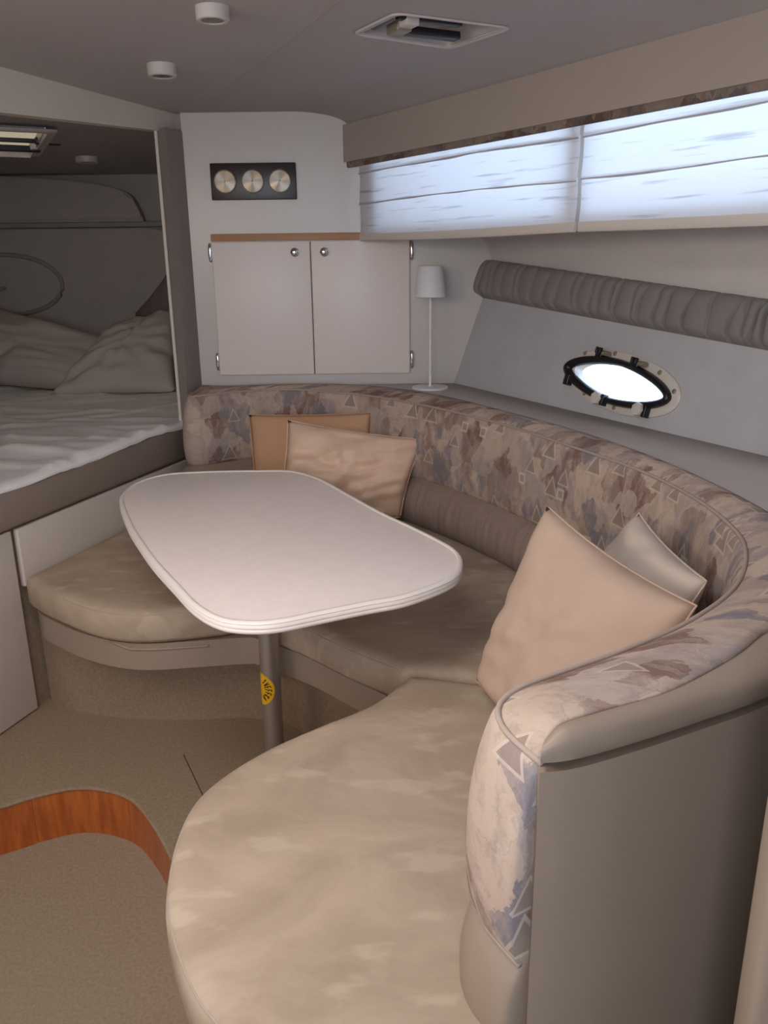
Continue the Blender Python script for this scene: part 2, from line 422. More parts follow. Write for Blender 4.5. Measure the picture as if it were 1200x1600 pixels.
# ceiling with the hatch opening, plus an added unseen one for the overhead fill
hatch = [V((-.040, 2.252)), V((.05, 2.097)), V((.298, 2.22)), V((.181, 2.393))]
TQ0 = V((-.137, 3.37, 0)); TD = V((.532, -.847, 0)).normalized(); TN = V((-TD.y, TD.x, 0))   # line of the cabin-side windows
def trunk(s, off=0, z=0): return TQ0+TD*s+TN*(off+.014*math.sin(max(0, min(1, s/2.2))*math.pi))+V((0, 0, z))
S1 = 4.6
edge_s = [-.45+k*(S1+.45)/40 for k in range(41)]
inner = [trunk(s, -.17) for s in edge_s]
outer = [(p.x, p.y) for p in inner]+[(2.3, -.95), (-1.75, -.95), tuple(berth(-1.6, .09).xy), tuple(berth(1.4, .09).xy)]
struct('ceiling', fillpoly(outer, [[(p.x, p.y) for p in hatch], [(-.78, .52), (-.12, .52), (-.12, 1.18), (-.78, 1.18)]], z=CZ), 'ceiling')
prof = [(.17*(1-math.cos(a)) if False else .17*math.sin(a), -.06*(1-math.cos(a))) for a in [k*math.pi/2/10 for k in range(11)]]
struct('trim_4', grid([[trunk(s, -.17+d*1.12, CZ+z) for d, z in prof] for s in edge_s]), 'ceiling', smooth=180)
# faint joint in the headliner
struct('trim_5', fix(wall([(-.06, 1.93), (-.24, 2.36), (-.50, 2.93)], CZ-.0012, CZ+.001, .003)), 'berth_ceiling')
# header over the berth opening
hz0 = lambda p: 1.80+.058*((V((p.x, p.y, 0))-B0).dot(BD)-.18)/.93
struct('trim_6', fix(wall([berth(-1.2).xy, berth(S_END+.06).xy], hz0, CZ+.02, .05, -1)), 'white_panel')
# fabric-wrapped jamb between berth and bulkhead
jamb = [(-.818, 3.300), (-.775, 3.250), (-.742, 3.372), (-.742, 3.42), (-.83, 3.42)]
struct('trim_7', solid(jamb, [(0, .765), (0, 1.856)]), 'jamb_fabric', smooth=20)
struct('trim_8', box((-.828, 3.293, .77), (-.817, 3.303, 1.852)), 'white_panel')
# walls out of view and around the berth
struct('wall_left', box((-1.47, -.95, -.2), (-1.42, 1.66, 2.0)), 'gelcoat')
struct('wall_berth_aft', box((-2.9, 1.50, -.2), (-1.44, 1.55, 2.0)), 'berth_ceiling')
struct('wall_berth_left', box((-2.9, 1.5, -.2), (-2.85, 4.8, 2.0)), 'berth_ceiling')
struct('wall_berth_forward', box((-2.9, 4.72, -.2), (-.6, 4.78, 2.0)), 'headboard')
struct('wall_berth_right', fix(wall([(-.742, 3.40), (-1.08, 4.75)], -.2, 2.0, .03, -1)), 'berth_ceiling')
bz = lambda p: 1.875-.03*(p[1]-3.3)
bh = [(-1.25, 3.36), (-1.61, 4.10), (-2.05, 3.90), (-1.70, 3.15)]
struct('ceiling_berth', fillpoly([(-2.88, 1.52), (-1.46, 1.52), (-.70, 3.62), (-1.0, 4.74), (-2.88, 4.74)], [bh], zf=bz), 'berth_ceiling')
# aft wall with the companionway opening
bm = bmesh.new()
for lo, hi in (((-1.5, -.95, -.2), (-.95, -.9, 2.0)), ((.15, -.95, -.2), (2.6, -.9, 2.0)), ((-.95, -.95, -.2), (.15, -.9, .75))):
    b2 = box(lo, hi); me = bpy.data.meshes.new('t'); b2.to_mesh(me); b2.free(); bm.from_mesh(me); bpy.data.meshes.remove(me)
struct('wall_aft', bm, 'gelcoat')
# galley partition at the right edge of the picture
struct('wall_galley', box((.402, .70, -.16), (1.95, .745, 1.08), .012), 'vinyl')

# hull side: flared fabric plane, u along, v up the slope
HP = V((.295, 3.37, .90)); HU = V((.462, -.887, 0)).normalized(); HV = V((.249, .130, .960)).normalized(); HN = V((-.851, -.444, .280)).normalized()
def hull(u, v, n=0): return HP+HU*u+HV*v+HN*n
PC = (.915, .116)                                      # porthole centre in hull coordinates
PR = math.radians(-5)
def pell(a, b, k=2.0, n=48, off=(0, 0)):
    out = []
    for i in range(n):
        th = 2*math.pi*i/n; c, s = math.cos(th), math.sin(th)
        x = a*math.copysign(abs(c)**(2/k), c); y = b*math.copysign(abs(s)**(2/k), s)
        x += off[0]; y += off[1]
        out.append((PC[0]+x*math.cos(PR)-y*math.sin(PR), PC[1]+x*math.sin(PR)+y*math.cos(PR)))
    return out
hole = pell(.222, .060, 1.65)
bm = bmesh.new()
for loop in ([(-.35, -1.15), (4.4, -1.15), (4.4, .52), (-.35, .52)], hole):
    vv = [bm.verts.new(hull(*q)) for q in loop]
    for a, b in zip(vv, vv[1:]+vv[:1]): bm.edges.new((a, b))
bmesh.ops.triangle_fill(bm, edges=bm.edges[:], use_beauty=True)
struct('wall_right', bm, 'hull_fabric', smooth=0)

# under-deck between bolster and windows
def bol_top(u): return .508-.0815*u
def bol_bot(u): return .353-.0640*u
us = [-.2+k*.25 for k in range(19)]
rows = []
for u in us:
    s = u*1.03-.1
    a = hull(u, bol_top(u)-.03, .0); b = trunk(s, .05, 1.462); c = a+(b-a)*.06; c.z = 1.452; d = a+(b-a)*.12; d.z = 1.464
    rows.append([a, a.lerp(c, .5), c.lerp(a, .12), c.lerp(d, .4), d, d.lerp(b, .5), b])
struct('trim_9', grid(rows), 'upper_fabric', smooth=180)
# cabin side with two window openings (panes and mullion behind the shades)
def quadstrip(s0, s1, z0, z1, off, th=.03, n=12):
    rows = []
    for k in range(n+1):
        s = s0+(s1-s0)*k/n
        rows.append([trunk(s, off, z0), trunk(s, off, z1), trunk(s, off+th, z1), trunk(s, off+th, z0)])
    v, f, _ = grid(rows, closed_u=True); L = len(rows)
    return v, f+[(3, 2, 1, 0), tuple((L-1)*4+i for i in range(4))]
WZ0, WZ1 = 1.495, 1.80
WIN = [(.17, 1.160), (1.198, 2.50)]
struct('wall_right_upper', fix(merge(quadstrip(-.4, S1, 1.460, WZ0, .055), quadstrip(-.4, S1, WZ1, 1.99, .055), quadstrip(-.4, WIN[0][0], WZ0, WZ1, .055, n=3), quadstrip(WIN[0][1], WIN[1][0], WZ0, WZ1, .055, n=2), quadstrip(WIN[1][1], S1, WZ0, WZ1, .055))), 'gelcoat')
for i, (a, b) in enumerate(WIN):
    w = tag(empty(f'window_{i+1}', trunk((a+b)/2, .07, WZ0)), kind='structure')
    obj('pane', fix(quadstrip(a-.005, b+.005, WZ0-.005, WZ1+.005, .075, .004)), 'glass', w)
    fr = merge(quadstrip(a, b, WZ0, WZ0+.012, .058, .02), quadstrip(a, b, WZ1-.012, WZ1, .058, .02), quadstrip(a, a+.012, WZ0, WZ1, .058, .02, 1), quadstrip(b-.012, b, WZ0, WZ1, .058, .02, 1))
    obj('window_frame', fix(fr), 'black_plastic', w)

# ------------------------------------------------------------------ dinette sofa
T = cat([(-.742, 3.30, .89), (-.756, 3.22, .89), (-.742, 3.15, .89), (-.69, 3.175, .89), (-.556, 3.262, .89), (-.383, 3.295, .89), (-.21, 3.235, .888), (.005, 3.10, .883), (.228, 2.85, .878), (.41, 2.56, .875), (.546, 2.265, .873), (.648, 2.005, .873),
         (.694, 1.77, .873), (.696, 1.565, .873), (.665, 1.417, .873), (.579, 1.25, .873), (.456, 1.117, .873), (.335, 1.027, .873), (.233, .965, .873), (.168, .925, .872), (.138, .888, .868), (.140, .845, .862), (.174, .792, .852)], 8)
O = cat([(-.738, 3.345, .90), (-.72, 3.362, .90), (-.66, 3.366, .90), (-.524, 3.366, .90), (-.30, 3.364, .90), (-.10, 3.335, .90), (.05, 3.25, .90), (.242, 3.02, .90), (.428, 2.684, .90), (.573, 2.393, .90), (.676, 2.104, .90), (.741, 1.828, .90), (.772, 1.569, .90),
         (.765, 1.38, .90), (.70, 1.20, .90), (.62, 1.10, .90), (.524, 1.03, .90), (.458, .965, .90), (.344, .876, .90), (.256, .834, .90), (.20, .808, .90), (.178, .797, .885), (.176, .795, .86)], 8)
NT_ = 260
T = resample(T, NT_); O = resample(O, NT_)
TN2 = normals2(T, False)
TL = arclen(T)
def sweep(profile, scale=lambda i: 1.0, i0=0, i1=NT_):
    rows, uvs = [], []
    for i in range(i0, i1):
        p, q = T[i], TN2[i]
        rows.append([V((p.x+q.x*d*scale(i), p.y+q.y*d*scale(i), p.z+dz)) for d, dz in profile])
        uvs.append([(TL[i], 1+dz) for d, dz in profile])
    if i1 == NT_:                                     # close the pad against the end panel
        for f in (.3, .6, .85, 1.0):
            rows.append([p.lerp(V((.192, .800, p.z)), f) for p in rows[NT_-1-i0]]); uvs.append([(TL[-1]+.05*f, 1+dz) for d, dz in profile])
    return rows, uvs
sofa = empty('dinette_sofa', (.3, 1.9, 0), 'curved built-in dinette sofa with collage-print back and taupe vinyl end panel', 'sofa')
def smoothprof(pts, n=4): return [(p.x, p.y) for p in cat([V((a, b)) for a, b in pts], n)]
face_prof = smoothprof([(0, 0), (.010, -.010), (.024, -.06), (.034, -.13), (.036, -.20), (.030, -.255), (.018, -.272), (.0, -.28)])
r, u = sweep(face_prof); obj('backrest', grid(r, u), 'collage', sofa, 180)
lum_prof = smoothprof([(.010, -.262), (.026, -.272), (.055, -.30), (.072, -.345), (.074, -.39), (.064, -.43), (.05, -.475)])
r, u = sweep(lum_prof, lambda i: 1-.45*max(0, min(1, (i/NT_-.86)/.10))); obj('lumbar_pad', grid(r, u), 'vinyl', sofa, 180)
# gathered taupe band of the long side (same pad, ribbed cloth)
i0 = int(NT_*.10); i1 = int(NT_*.64)
r, u = sweep([(d+.004+.0, z) for d, z in lum_prof], i0=i0, i1=i1)
for i, row in enumerate(r):
    w = .0022*(math.sin(i*2.1)+.7*math.sin(i*3.7+1)+.5*math.sin(i*.9))
    q = TN2[i0+i]
    for p in row: p.x += q.x*w; p.y += q.y*w
obj('gathered_band', grid(r, u), 'lumbar', sofa, 180)
rows, uvs = [], []
for i in range(NT_):
    a, b = T[i], O[i]; w = (b-a).length
    rows.append([a.lerp(b, k/8)+V((0, 0, min(.014, w*.14)*math.sin(math.pi*k/8))) for k in range(9)])
    uvs.append([(TL[i], 1+w*k/8) for k in range(9)])
    rows[-1].append(b-V((0, 0, .03))); uvs[-1].append((TL[i], 1+w+.03))
obj('backrest_top', grid(rows, uvs), 'collage', sofa, 180)
obj('piping', fix(tube([p+V((0, 0, .002)) for p in T], .0042, 8)), 'piping', sofa, 180)
obj('piping', fix(tube([V((p.x+q.x*.020, p.y+q.y*.020, p.z-.272)) for p, q in zip(T[int(NT_*.62):], TN2[int(NT_*.62):])], .0045, 8)), 'piping', sofa, 180)
# vinyl cap and panel at the near end
capO = resample(cat([(.169, .779), (.21, .786), (.292, .820), (.38, .862), (.479, .913), (.64, 1.02), (.78, 1.16), (.85, 1.40)], 8), 60)
no = NT_-1; Oi = [V((o.x, o.y)) for o in O[:no]][::-1]
L = arclen(Oi); cut = next(i for i, l in enumerate(L) if l > 1.05); Oi = resample(Oi[:cut], 60)
rows = []
for i in range(60):
    a, b = Oi[i], capO[i]; e = min(1, .35+i/2.5); e = math.sin(e*math.pi/2)
    zt = .862+.034*e; a = a-(b-a).normalized()*.006
    d = (b-a); dn = d.normalized()
    row = [V((a.x, a.y, .86)), V((a.x, a.y, zt-.004))]
    for k, h in ((.08, 0), (.3, .004), (.6, .003), (.85, -.002), (.96, -.009), (1.0, -.018)):
        p = a+d*k; row.append(V((p.x, p.y, zt+h*e)))
    p = b; row.append(V((p.x, p.y, .864))); p = b-dn*.012; row.append(V((p.x, p.y, .858)))
    rows.append(row)
obj('arm_cap', fix(merge(grid(rows), ([p for p in rows[0]], [tuple(range(len(rows[0])))]))), 'vinyl', sofa, 60)
pan = [V((p.x, p.y)) for p in capO[:52]]
bm = fix(wall(pan, .0, .852, .045, -1))
bmesh.ops.bevel(bm, geom=[e for e in bm.edges if e.calc_face_angle(0) > .7], offset=.018, segments=4, affect='EDGES')
obj('arm_panel', bm, 'vinyl', sofa, 50)
# seat base: vinyl band over carpeted kick panel
front_left = [(-1.118, 2.425), (-1.085, 2.36), (-1.04, 2.31), (-.89, 2.195), (-.72, 2.125), (-.53, 2.138), (-.44, 2.150)]
front_mid = [(-.385, 2.155), (-.21, 2.025), (-.085, 1.90), (.03, 1.785), (.075, 1.73)]
front_near = [(.05, 1.66), (-.005, 1.60), (-.125, 1.505), (-.22, 1.43), (-.29, 1.345), (-.33, 1.265), (-.34, 1.155), (-.325, 1.045), (-.30, .965), (-.25, .885), (-.20, .825), (-.10, .76), (.02, .735), (.165, .76)]
band = cat(front_left, 5)+cat(front_mid, 5)+cat(front_near, 5)
bm = fix(wall(band, .268, .352, .05, -1))
obj('seat_base', bm, 'vinyl', sofa, 50)
kick = cat([(-1.118, 2.428), (-1.005, 2.352), (-.826, 2.306), (-.659, 2.291), (-.45, 2.30)], 5)+cat([(-.32, 2.27), (-.12, 2.08), (.08, 1.89)], 4)+cat([(.09, 1.68), (-.02, 1.53), (-.16, 1.40), (-.235, 1.26), (-.24, 1.12), (-.20, .98), (-.12, .87), (.05, .80), (.17, .80)], 4)
obj('kick_panel', fix(wall(kick, 0.0, .27, .02, -1)), 'carpet', sofa, 50)
# moulded finger-pull on the left band
fp = [p for p in cat(front_left, 12) if -.80 < p.x < -.50]; fn = normals2(fp, False)
obj('finger_pull', fix(tube([V((p.x+q.x*.001, p.y+q.y*.001, .350-.016*min(1, k/4))) for k, (p, q) in enumerate(zip(fp, fn))], .0035)), 'vinyl', sofa, 180)

# seat cushions
CP = [(.035, .356), (.012, .360), (0, .375), (0, .432), (.004, .445), (.012, .454), (.026, .4595), (.045, .4615)]
def cushion(poly, label, seamfrom=None, n=6, dz=0.0, prof=CP):
    P = cat([V(p) for p in poly], n, closed=True)
    o = obj('seat_cushion', solid([(p.x, p.y) for p in P], [(i, z+dz) for i, z in prof], 5), 'suede', None, 50)
    tag(o, label, 'cushion', 'seat cushions of the dinette')
    if seamfrom:
        a, b = seamfrom; Q = cat([V(p) for p in poly[a:b]], 8)
        c = sum(((V((p.x, p.y))) for p in P), V((0, 0)))/len(P)
        obj('seam', fix(tube([V((p.x, p.y, .446+dz))+V((c-V((p.x, p.y))).normalized().to_3d())*.006 for p in Q], .0022, 6)), 'piping', o, 180)
    return o
cushion([(-.412, 2.20), (-.44, 2.152), (-.53, 2.125), (-.63, 2.105), (-.72, 2.103), (-.81, 2.13), (-.89, 2.178), (-1.00, 2.262), (-1.062, 2.315), (-1.110, 2.368), (-1.112, 2.415), (-1.02, 2.66), (-.955, 2.84), (-.87, 3.07), (-.81, 3.16), (-.72, 3.17), (-.58, 3.20), (-.45, 3.16), (-.42, 3.0), (-.41, 2.6)],
        'beige suede seat cushion with rounded front beside the white berth panel', (1, 10), n=5)
cushion([(-.385, 2.19), (-.35, 2.12), (-.225, 2.005), (-.10, 1.878), (-.01, 1.80), (.03, 1.765), (.065, 1.75), (.30, 1.69), (.60, 1.63), (.64, 1.68), (.64, 1.80), (.59, 2.0), (.49, 2.25), (.37, 2.50), (.20, 2.77), (.02, 2.99), (-.2, 3.14), (-.36, 3.12), (-.395, 3.0), (-.395, 2.6)],
        'shaded suede seat cushion along the hull side behind the table leg', (1, 6), n=5)
cushion([(.075, 1.735), (.035, 1.705), (-.02, 1.628), (-.08, 1.575), (-.142, 1.530), (-.241, 1.448), (-.314, 1.362), (-.357, 1.275), (-.366, 1.161), (-.350, 1.044), (-.324, .967), (-.278, .88), (-.23, .82), (-.13, .74), (.02, .715), (.13, .74), (.185, .82), (.25, .93), (.33, .985), (.45, 1.08), (.56, 1.21), (.63, 1.38), (.64, 1.56), (.60, 1.61), (.30, 1.675)],
        'large pale suede seat cushion with rounded end in the foreground', (1, 14), n=6, dz=-.002)

# shelf behind the sofa back
Ol = [(p.x, p.y) for p in O[int(NT_*.03):int(NT_*.78)]]
pl = Ol+[(1.02, 1.05), (1.60, .86), (.40, 3.369), (-.70, 3.369)]
sh = obj('rear_shelf', fillpoly(pl, z=.8985), 'shelf', None); 
bm = bmesh.new(); bm.from_mesh(sh.data)
r = bmesh.ops.extrude_face_region(bm, geom=bm.faces[:]); bmesh.ops.translate(bm, verts=[v for v in r['geom'] if isinstance(v, bmesh.types.BMVert)], vec=(0, 0, -.02))
bmesh.ops.recalc_face_normals(bm, faces=bm.faces); bm.to_mesh(sh.data); bm.free()
tag(sh, 'grey laminate shelf running behind the curved sofa back under the porthole', 'shelf')

# ------------------------------------------------------------------ table
tab = empty('dinette_table', (-.293, 2.02, 0), 'pale grey dinette table with white ribbed edge on a single metal leg', 'table')
outl = cat([(-.787, 2.337), (-.815, 2.45), (-.805, 2.585), (-.735, 2.683), (-.60, 2.712), (-.43, 2.716), (-.312, 2.703), (-.209, 2.602), (-.10, 2.40), (.0, 2.213), (.08, 2.085), (.146, 1.972), (.180, 1.895), (.186, 1.82), (.158, 1.718), (.053, 1.618), (-.04, 1.575), (-.125, 1.535), (-.219, 1.492), (-.29, 1.490), (-.345, 1.515), (-.405, 1.582), (-.47, 1.69), (-.551, 1.828), (-.625, 1.97), (-.699, 2.123)], 5, closed=True)
op = [(p.x, p.y) for p in outl]
obj('table_top', solid(op, [(.03, .684), (.006, .686), (.006, .701), (.010, .7045), (.016, .7055)]), 'laminate', tab, 30)
ed = solid(op, [(.012, .680), (.003, .681), (.0, .685), (.0005, .690), (.0028, .692), (.0, .694), (.0005, .699), (.002, .701), (.001, .703), (.005, .708), (.012, .7085), (.0145, .706), (.0145, .704)])
zt = max(v.co.z for v in ed.verts); top = [f for f in ed.faces if len(f.verts) == 3]; bmesh.ops.delete(ed, geom=top, context='FACES_ONLY')
obj('table_edge', ed, 'edge_white', tab, 50)
PX, PY = -.318, 2.02
obj('leg', fix(lathe((PX, PY, 0), [(.0270, .012), (.0270, .682)], 40)), 'alu', tab, 50)
obj('foot_plate', fix(lathe((PX, PY, 0), [(.085, 0), (.085, .006), (.07, .014), (.034, .02), (.033, .03), (.0285, .03)], 40)), 'alu', tab, 40)
obj('socket', fix(lathe((PX, PY, 0), [(.031, .662), (.06, .674), (.09, .678), (.09, .684)], 40)), 'alu', tab, 40)
# round yellow sticker wrapped round the leg
def onleg(ang, z, r): return V((PX+r*math.sin(ang)*-1, PY-r*math.cos(ang), z))
Rv, Rs = .0270, .050
to_cam = math.atan2(-(0-PX), PY)                     # azimuth of the viewer seen from the leg
a0 = to_cam+math.radians(86); zc = .270
vv, ff = [], []
for i in range(9):
    for k in range(33):
        th = 2*math.pi*k/32; rr = Rs*i/8
        vv.append(onleg(a0+rr*math.cos(th)/Rv, zc+rr*math.sin(th), Rv+.0006))
for i in range(8):
    for k in range(32): ff.append((i*33+k, i*33+k+1, (i+1)*33+k+1, (i+1)*33+k))
st = obj('sticker', (vv, ff), 'yellow', tab, 180); st['label'] = 'round yellow warning sticker with black lettering'
vv, ff = [], []
def stroke(x0, y0, x1, y1, w=.0028):
    n = 3; dx, dy = x1-x0, y1-y0; l = math.hypot(dx, dy); nx, ny = -dy/l*w/2, dx/l*w/2; o = len(vv)
    for k in range(n+1):
        x, y = x0+dx*k/n, y0+dy*k/n
        for s in (-1, 1): vv.append(onleg(a0-(x+s*nx)/Rv, zc+y+s*ny, Rv+.0012))
    for k in range(n): ff.append((o+2*k, o+2*k+1, o+2*k+3, o+2*k+2))
glyph = {'F': [(0, 0, 0, 1), (0, 1, .6, 1), (0, .5, .5, .5)], 'T': [(.3, 0, .3, 1), (0, 1, .6, 1)], 'E': [(0, 0, 0, 1), (0, 1, .6, 1), (0, .5, .5, .5), (0, 0, .6, 0)], 'A': [(0, 0, .3, 1), (.3, 1, .6, 0), (.1, .4, .5, .4)], 'V': [(0, 1, .3, 0), (.3, 0, .6, 1)], 'K': [(0, 0, 0, 1), (0, .5, .6, 1), (0, .5, .6, 0)]}
for k, ch in enumerate('AKFFEVT'):
    th = math.radians(-52+k*17); c, s = math.cos(th-math.pi/2), math.sin(th-math.pi/2)
    bx, by = .024*math.cos(th), .024*math.sin(th)
    for x0, y0, x1, y1 in glyph[ch]:
        q = [(bx+(x-.3)*.009*-c*-1+y*.017*-s, by+(x-.3)*.009*s+y*.017*c) for x, y in ((x0, y0), (x1, y1))]
        stroke(*q[0], *q[1])
obj('lettering', (vv, ff), 'ink', st, 0)

# ------------------------------------------------------------------ pillows
def pillow(name, c4, th, material, label, catg='pillow', group=None, seed=0, wr=.006, n=30, pull=.07, seams=True):
    """c4: bottom-left, bottom-right, top-right, top-left corners in world space"""
    bl, br, tr, tl = [V(c) for c in c4]; nrm = ((br-bl).cross(tl-bl)).normalized()
    rnd = random.Random(seed); off = V((rnd.random()*50, rnd.random()*50, rnd.random()*50))
    def pt(i, j, side):
        u, v = 2*i/n-1, 2*j/n-1
        uu = u*(1-pull*(1-v*v)); vv = v*(1-pull*(1-u*u))
        p = bl.lerp(br, (uu+1)/2).lerp(tl.lerp(tr, (uu+1)/2), (vv+1)/2)
        f = max(0, (1-u*u)*(1-v*v)); h = th*.5*(f**.42)
        corner = min(1, (1-abs(u))*3)*min(1, (1-abs(v))*3)
        ang = math.atan2(v, u)
        w = wr*noise.noise(V((ang*2.3, (u*u+v*v)*.5, side))+off)*1.6*min(1, f*6)
        w += wr*.9*noise.noise(V((u*1.4+v*2.2, v*5-u*2.0, side*3))+off)*min(1, f*5)
        w += wr*.5*noise.noise(V((u*5, v*3, side*5))+off)*min(1, f*5)
        return p+nrm*side*(h+w)
    A = [[pt(i, j, 1) for i in range(n+1)] for j in range(n+1)]
    B = [[pt(i, j, -1) for i in range(n+1)] for j in range(n+1)]
    bm = fix(merge(grid(A), grid(B))); bmesh.ops.remove_doubles(bm, verts=bm.verts, dist=.0008)
    o = obj(name, bm, material, None, 180); tag(o, label, catg, group)
    if seams:
        ring = [A[0][i] for i in range(n+1)]+[A[j][n] for j in range(1, n+1)]+[A[n][i] for i in range(n-1, -1, -1)]+[A[j][0] for j in range(n-1, 0, -1)]
        obj('seam', fix(tube(ring, .0022, 6, True)), material, o, 180)
    return o
pillow('throw_pillow', [(.200, 1.62, .500), (.33, 1.16, .475), (.515, 1.245, .842), (.345, 1.655, .893)], .15, 'pink_linen', 'large blush pillow standing on its edge against the near curve of the sofa', group='throw pillows', seed=3, wr=.009)
pillow('throw_pillow', [(.415, 1.80, .60), (.50, 1.42, .56), (.600, 1.415, .815), (.570, 1.745, .845)], .12, 'grey_pillow', 'small greige pillow tucked behind the large blush pillow', group='throw pillows', seed=8)
pillow('throw_pillow', [(-.40, 2.82, .47), (.060, 2.89, .475), (.150, 2.95, .755), (-.350, 2.98, .828)], .13, 'cream_pillow', 'shiny cream pillow with creases in front of a tan pillow', group='throw pillows', seed=11, wr=.02, pull=.05)
pillow('throw_pillow', [(-.50, 3.03, .47), (-.05, 3.03, .47), (-.043, 3.115, .827), (-.519, 3.14, .820)], .10, 'tan_pillow', 'flat tan pillow leaning on the sofa back behind the cream pillow', group='throw pillows', seed=15, wr=.004, pull=.03)

# ------------------------------------------------------------------ cabinet in the bulkhead
cab = empty('wall_cabinet', (-.27, 3.37, .94), 'white two-door cabinet set in the glossy bulkhead above the sofa', 'cabinet')
FY = 3.372
obj('backing', box((-.283, FY-.004, .945), (-.267, FY+.01, 1.457)), 'groove', cab)
obj('wood_strip', box((-.662, FY-.008, 1.462), (.120, FY, 1.489), .002), 'teak', cab)
def door(x0, x1, kx, hx):
    d = obj('door', box((x0, FY-.016, .943), (x1, FY-.0, 1.459), .004), 'door_white', cab)
    k = obj('knob', fix(lathe((kx, FY-.016, 1.418), [(.017, 0), (.017, .004), (.010, .007), (.008, .012), (.013, .017), (.015, .022), (.012, .027), (.004, .029)], 24, frame=(V((1, 0, 0)), V((0, 0, 1)), V((0, -1, 0))))), 'chrome', d, 50)
    for hz in (1.42, .998):
        obj('hinge', fix(lathe((hx, FY-.010, hz-.036), [(.002, 0), (.006, .004), (.008, .02), (.0085, .036), (.008, .052), (.006, .068), (.002, .072)], 14)), 'chrome', d, 50)
door(-.661, -.2765, -.336, -.667)
door(-.2735, .113, -.221, .121)

# gauges
gp = empty('gauge_panel', (-.482, 3.37, 1.61), 'dark wooden board with three round metal gauges above the cabinet', 'gauges')
obj('board', box((-.645, FY-.016, 1.612), (-.320, FY, 1.743), .003), 'dark_board', gp)
for gx in (-.589, -.484, -.381):
    d = obj('gauge', fix(lathe((gx, FY-.016, 1.677), [(.043, 0), (.043, .006), (.041, .010), (.039, .011), (.038, .0095), (.004, .0135)], 48, frame=(V((1, 0, 0)), V((0, 0, 1)), V((0, -1, 0))))), 'dial', gp, 25, origin=(gx, FY-.016, 1.677))
    obj('pin', fix(lathe((gx, FY-.0295, 1.677), [(.004, 0), (.004, .004), (.002, .006)], 12, frame=(V((1, 0, 0)), V((0, 0, 1)), V((0, -1, 0))))), 'chrome', d, 50)

# ------------------------------------------------------------------ table lamp on the shelf
lx, ly = .188, 3.235
lamp = empty('table_lamp', (lx, ly, .8985), 'slim white table lamp with drum shade on the grey shelf beside the cabinet', 'lamp')
obj('base', fix(lathe((lx, ly, .8985), [(.070, 0), (.072, .003), (.071, .007), (.066, .009), (.008, .010), (.007, .014)], 40)), 'lamp_white', lamp, 40)
obj('stem', fix(lathe((lx, ly, .8985), [(.0055, .008), (.0055, .40)], 16)), 'lamp_white', lamp, 50)
obj('lamp_shade', fix(lathe((lx, ly, .8985), [(.058, .352), (.060, .350), (.062, .352), (.046, .462), (.044, .464), (.010, .462), (.010, .458), (.042, .458)], 40)), 'lamp_white', lamp, 40)

# ------------------------------------------------------------------ bolster, pelmet, shades
rows = []; rb = random.Random(5)
folds = []; uu = -.02
while uu < 3.4:
    folds.append((uu, rb.uniform(.35, 1), rb.uniform(-.25, .25), rb.uniform(.003, .0065))); uu += rb.uniform(.025, .085)
NB = 1500; fi = 0
for k in range(NB+1):
    u = -.025+3.3*k/NB; row = []
    for j in range(13):
        a = j/12; v = bol_bot(u)+(bol_top(u)-bol_bot(u))*a
        th = .040*(1-abs(2*a-1)**3.5)**.5
        d = 0
        for fu, amp, sl, w in folds:
            x = (u-fu-sl*(a-.5)*.09-.004*math.sin(a*9+fu*40))/w
            if abs(x) < 4: d -= amp*.034*math.exp(-x*x)*(1 if a < .9 else .5)*(1-.5*a if fu*31 % 2 < 1 else .4+.6*a)
        while fi+1 < len(folds)-1 and folds[fi+1][0] < u: fi += 1
        tt = max(0, min(1, (u-folds[fi][0])/(folds[fi+1][0]-folds[fi][0])))
        d += .010*math.sqrt(max(0, math.sin(math.pi*tt)))
        e = min(1, (u+.025)/.02)**.5 if u < 0 else 1
        row.append(hull(u, v, (th+d*min(1, th/.03))*e))
    rows.append(row)
bo = obj('bolster', grid(rows), 'bolster', None, 180)
tag(bo, 'long gathered grey bolster along the hull side above the porthole', 'bolster')
pel = empty('window_pelmet', trunk(.5, 0, 1.74), 'long beige box pelmet over the cabin windows', 'pelmet')
bm = fix(quadstrip(-.025, 3.6, 1.742, 1.872, 0, .03, 30))
bmesh.ops.bevel(bm, geom=[e for e in bm.edges if e.calc_face_angle(0) > .7], offset=.006, segments=2, affect='EDGES')
obj('pelmet_board', bm, 'pelmet', pel, 50)
rows, uvs = [], []
for k in range(61):
    s = .005+3.5*k/60; rows.append([trunk(s, o, z) for o, z in ((.010, 1.744), (.009, 1.736), (.010, 1.728), (.012, 1.7225), (.022, 1.723), (.024, 1.744))]); uvs.append([(s, 1+.008*j) for j in range(6)])
obj('lining', grid(rows, uvs), 'collage_shaded', pel, 180)
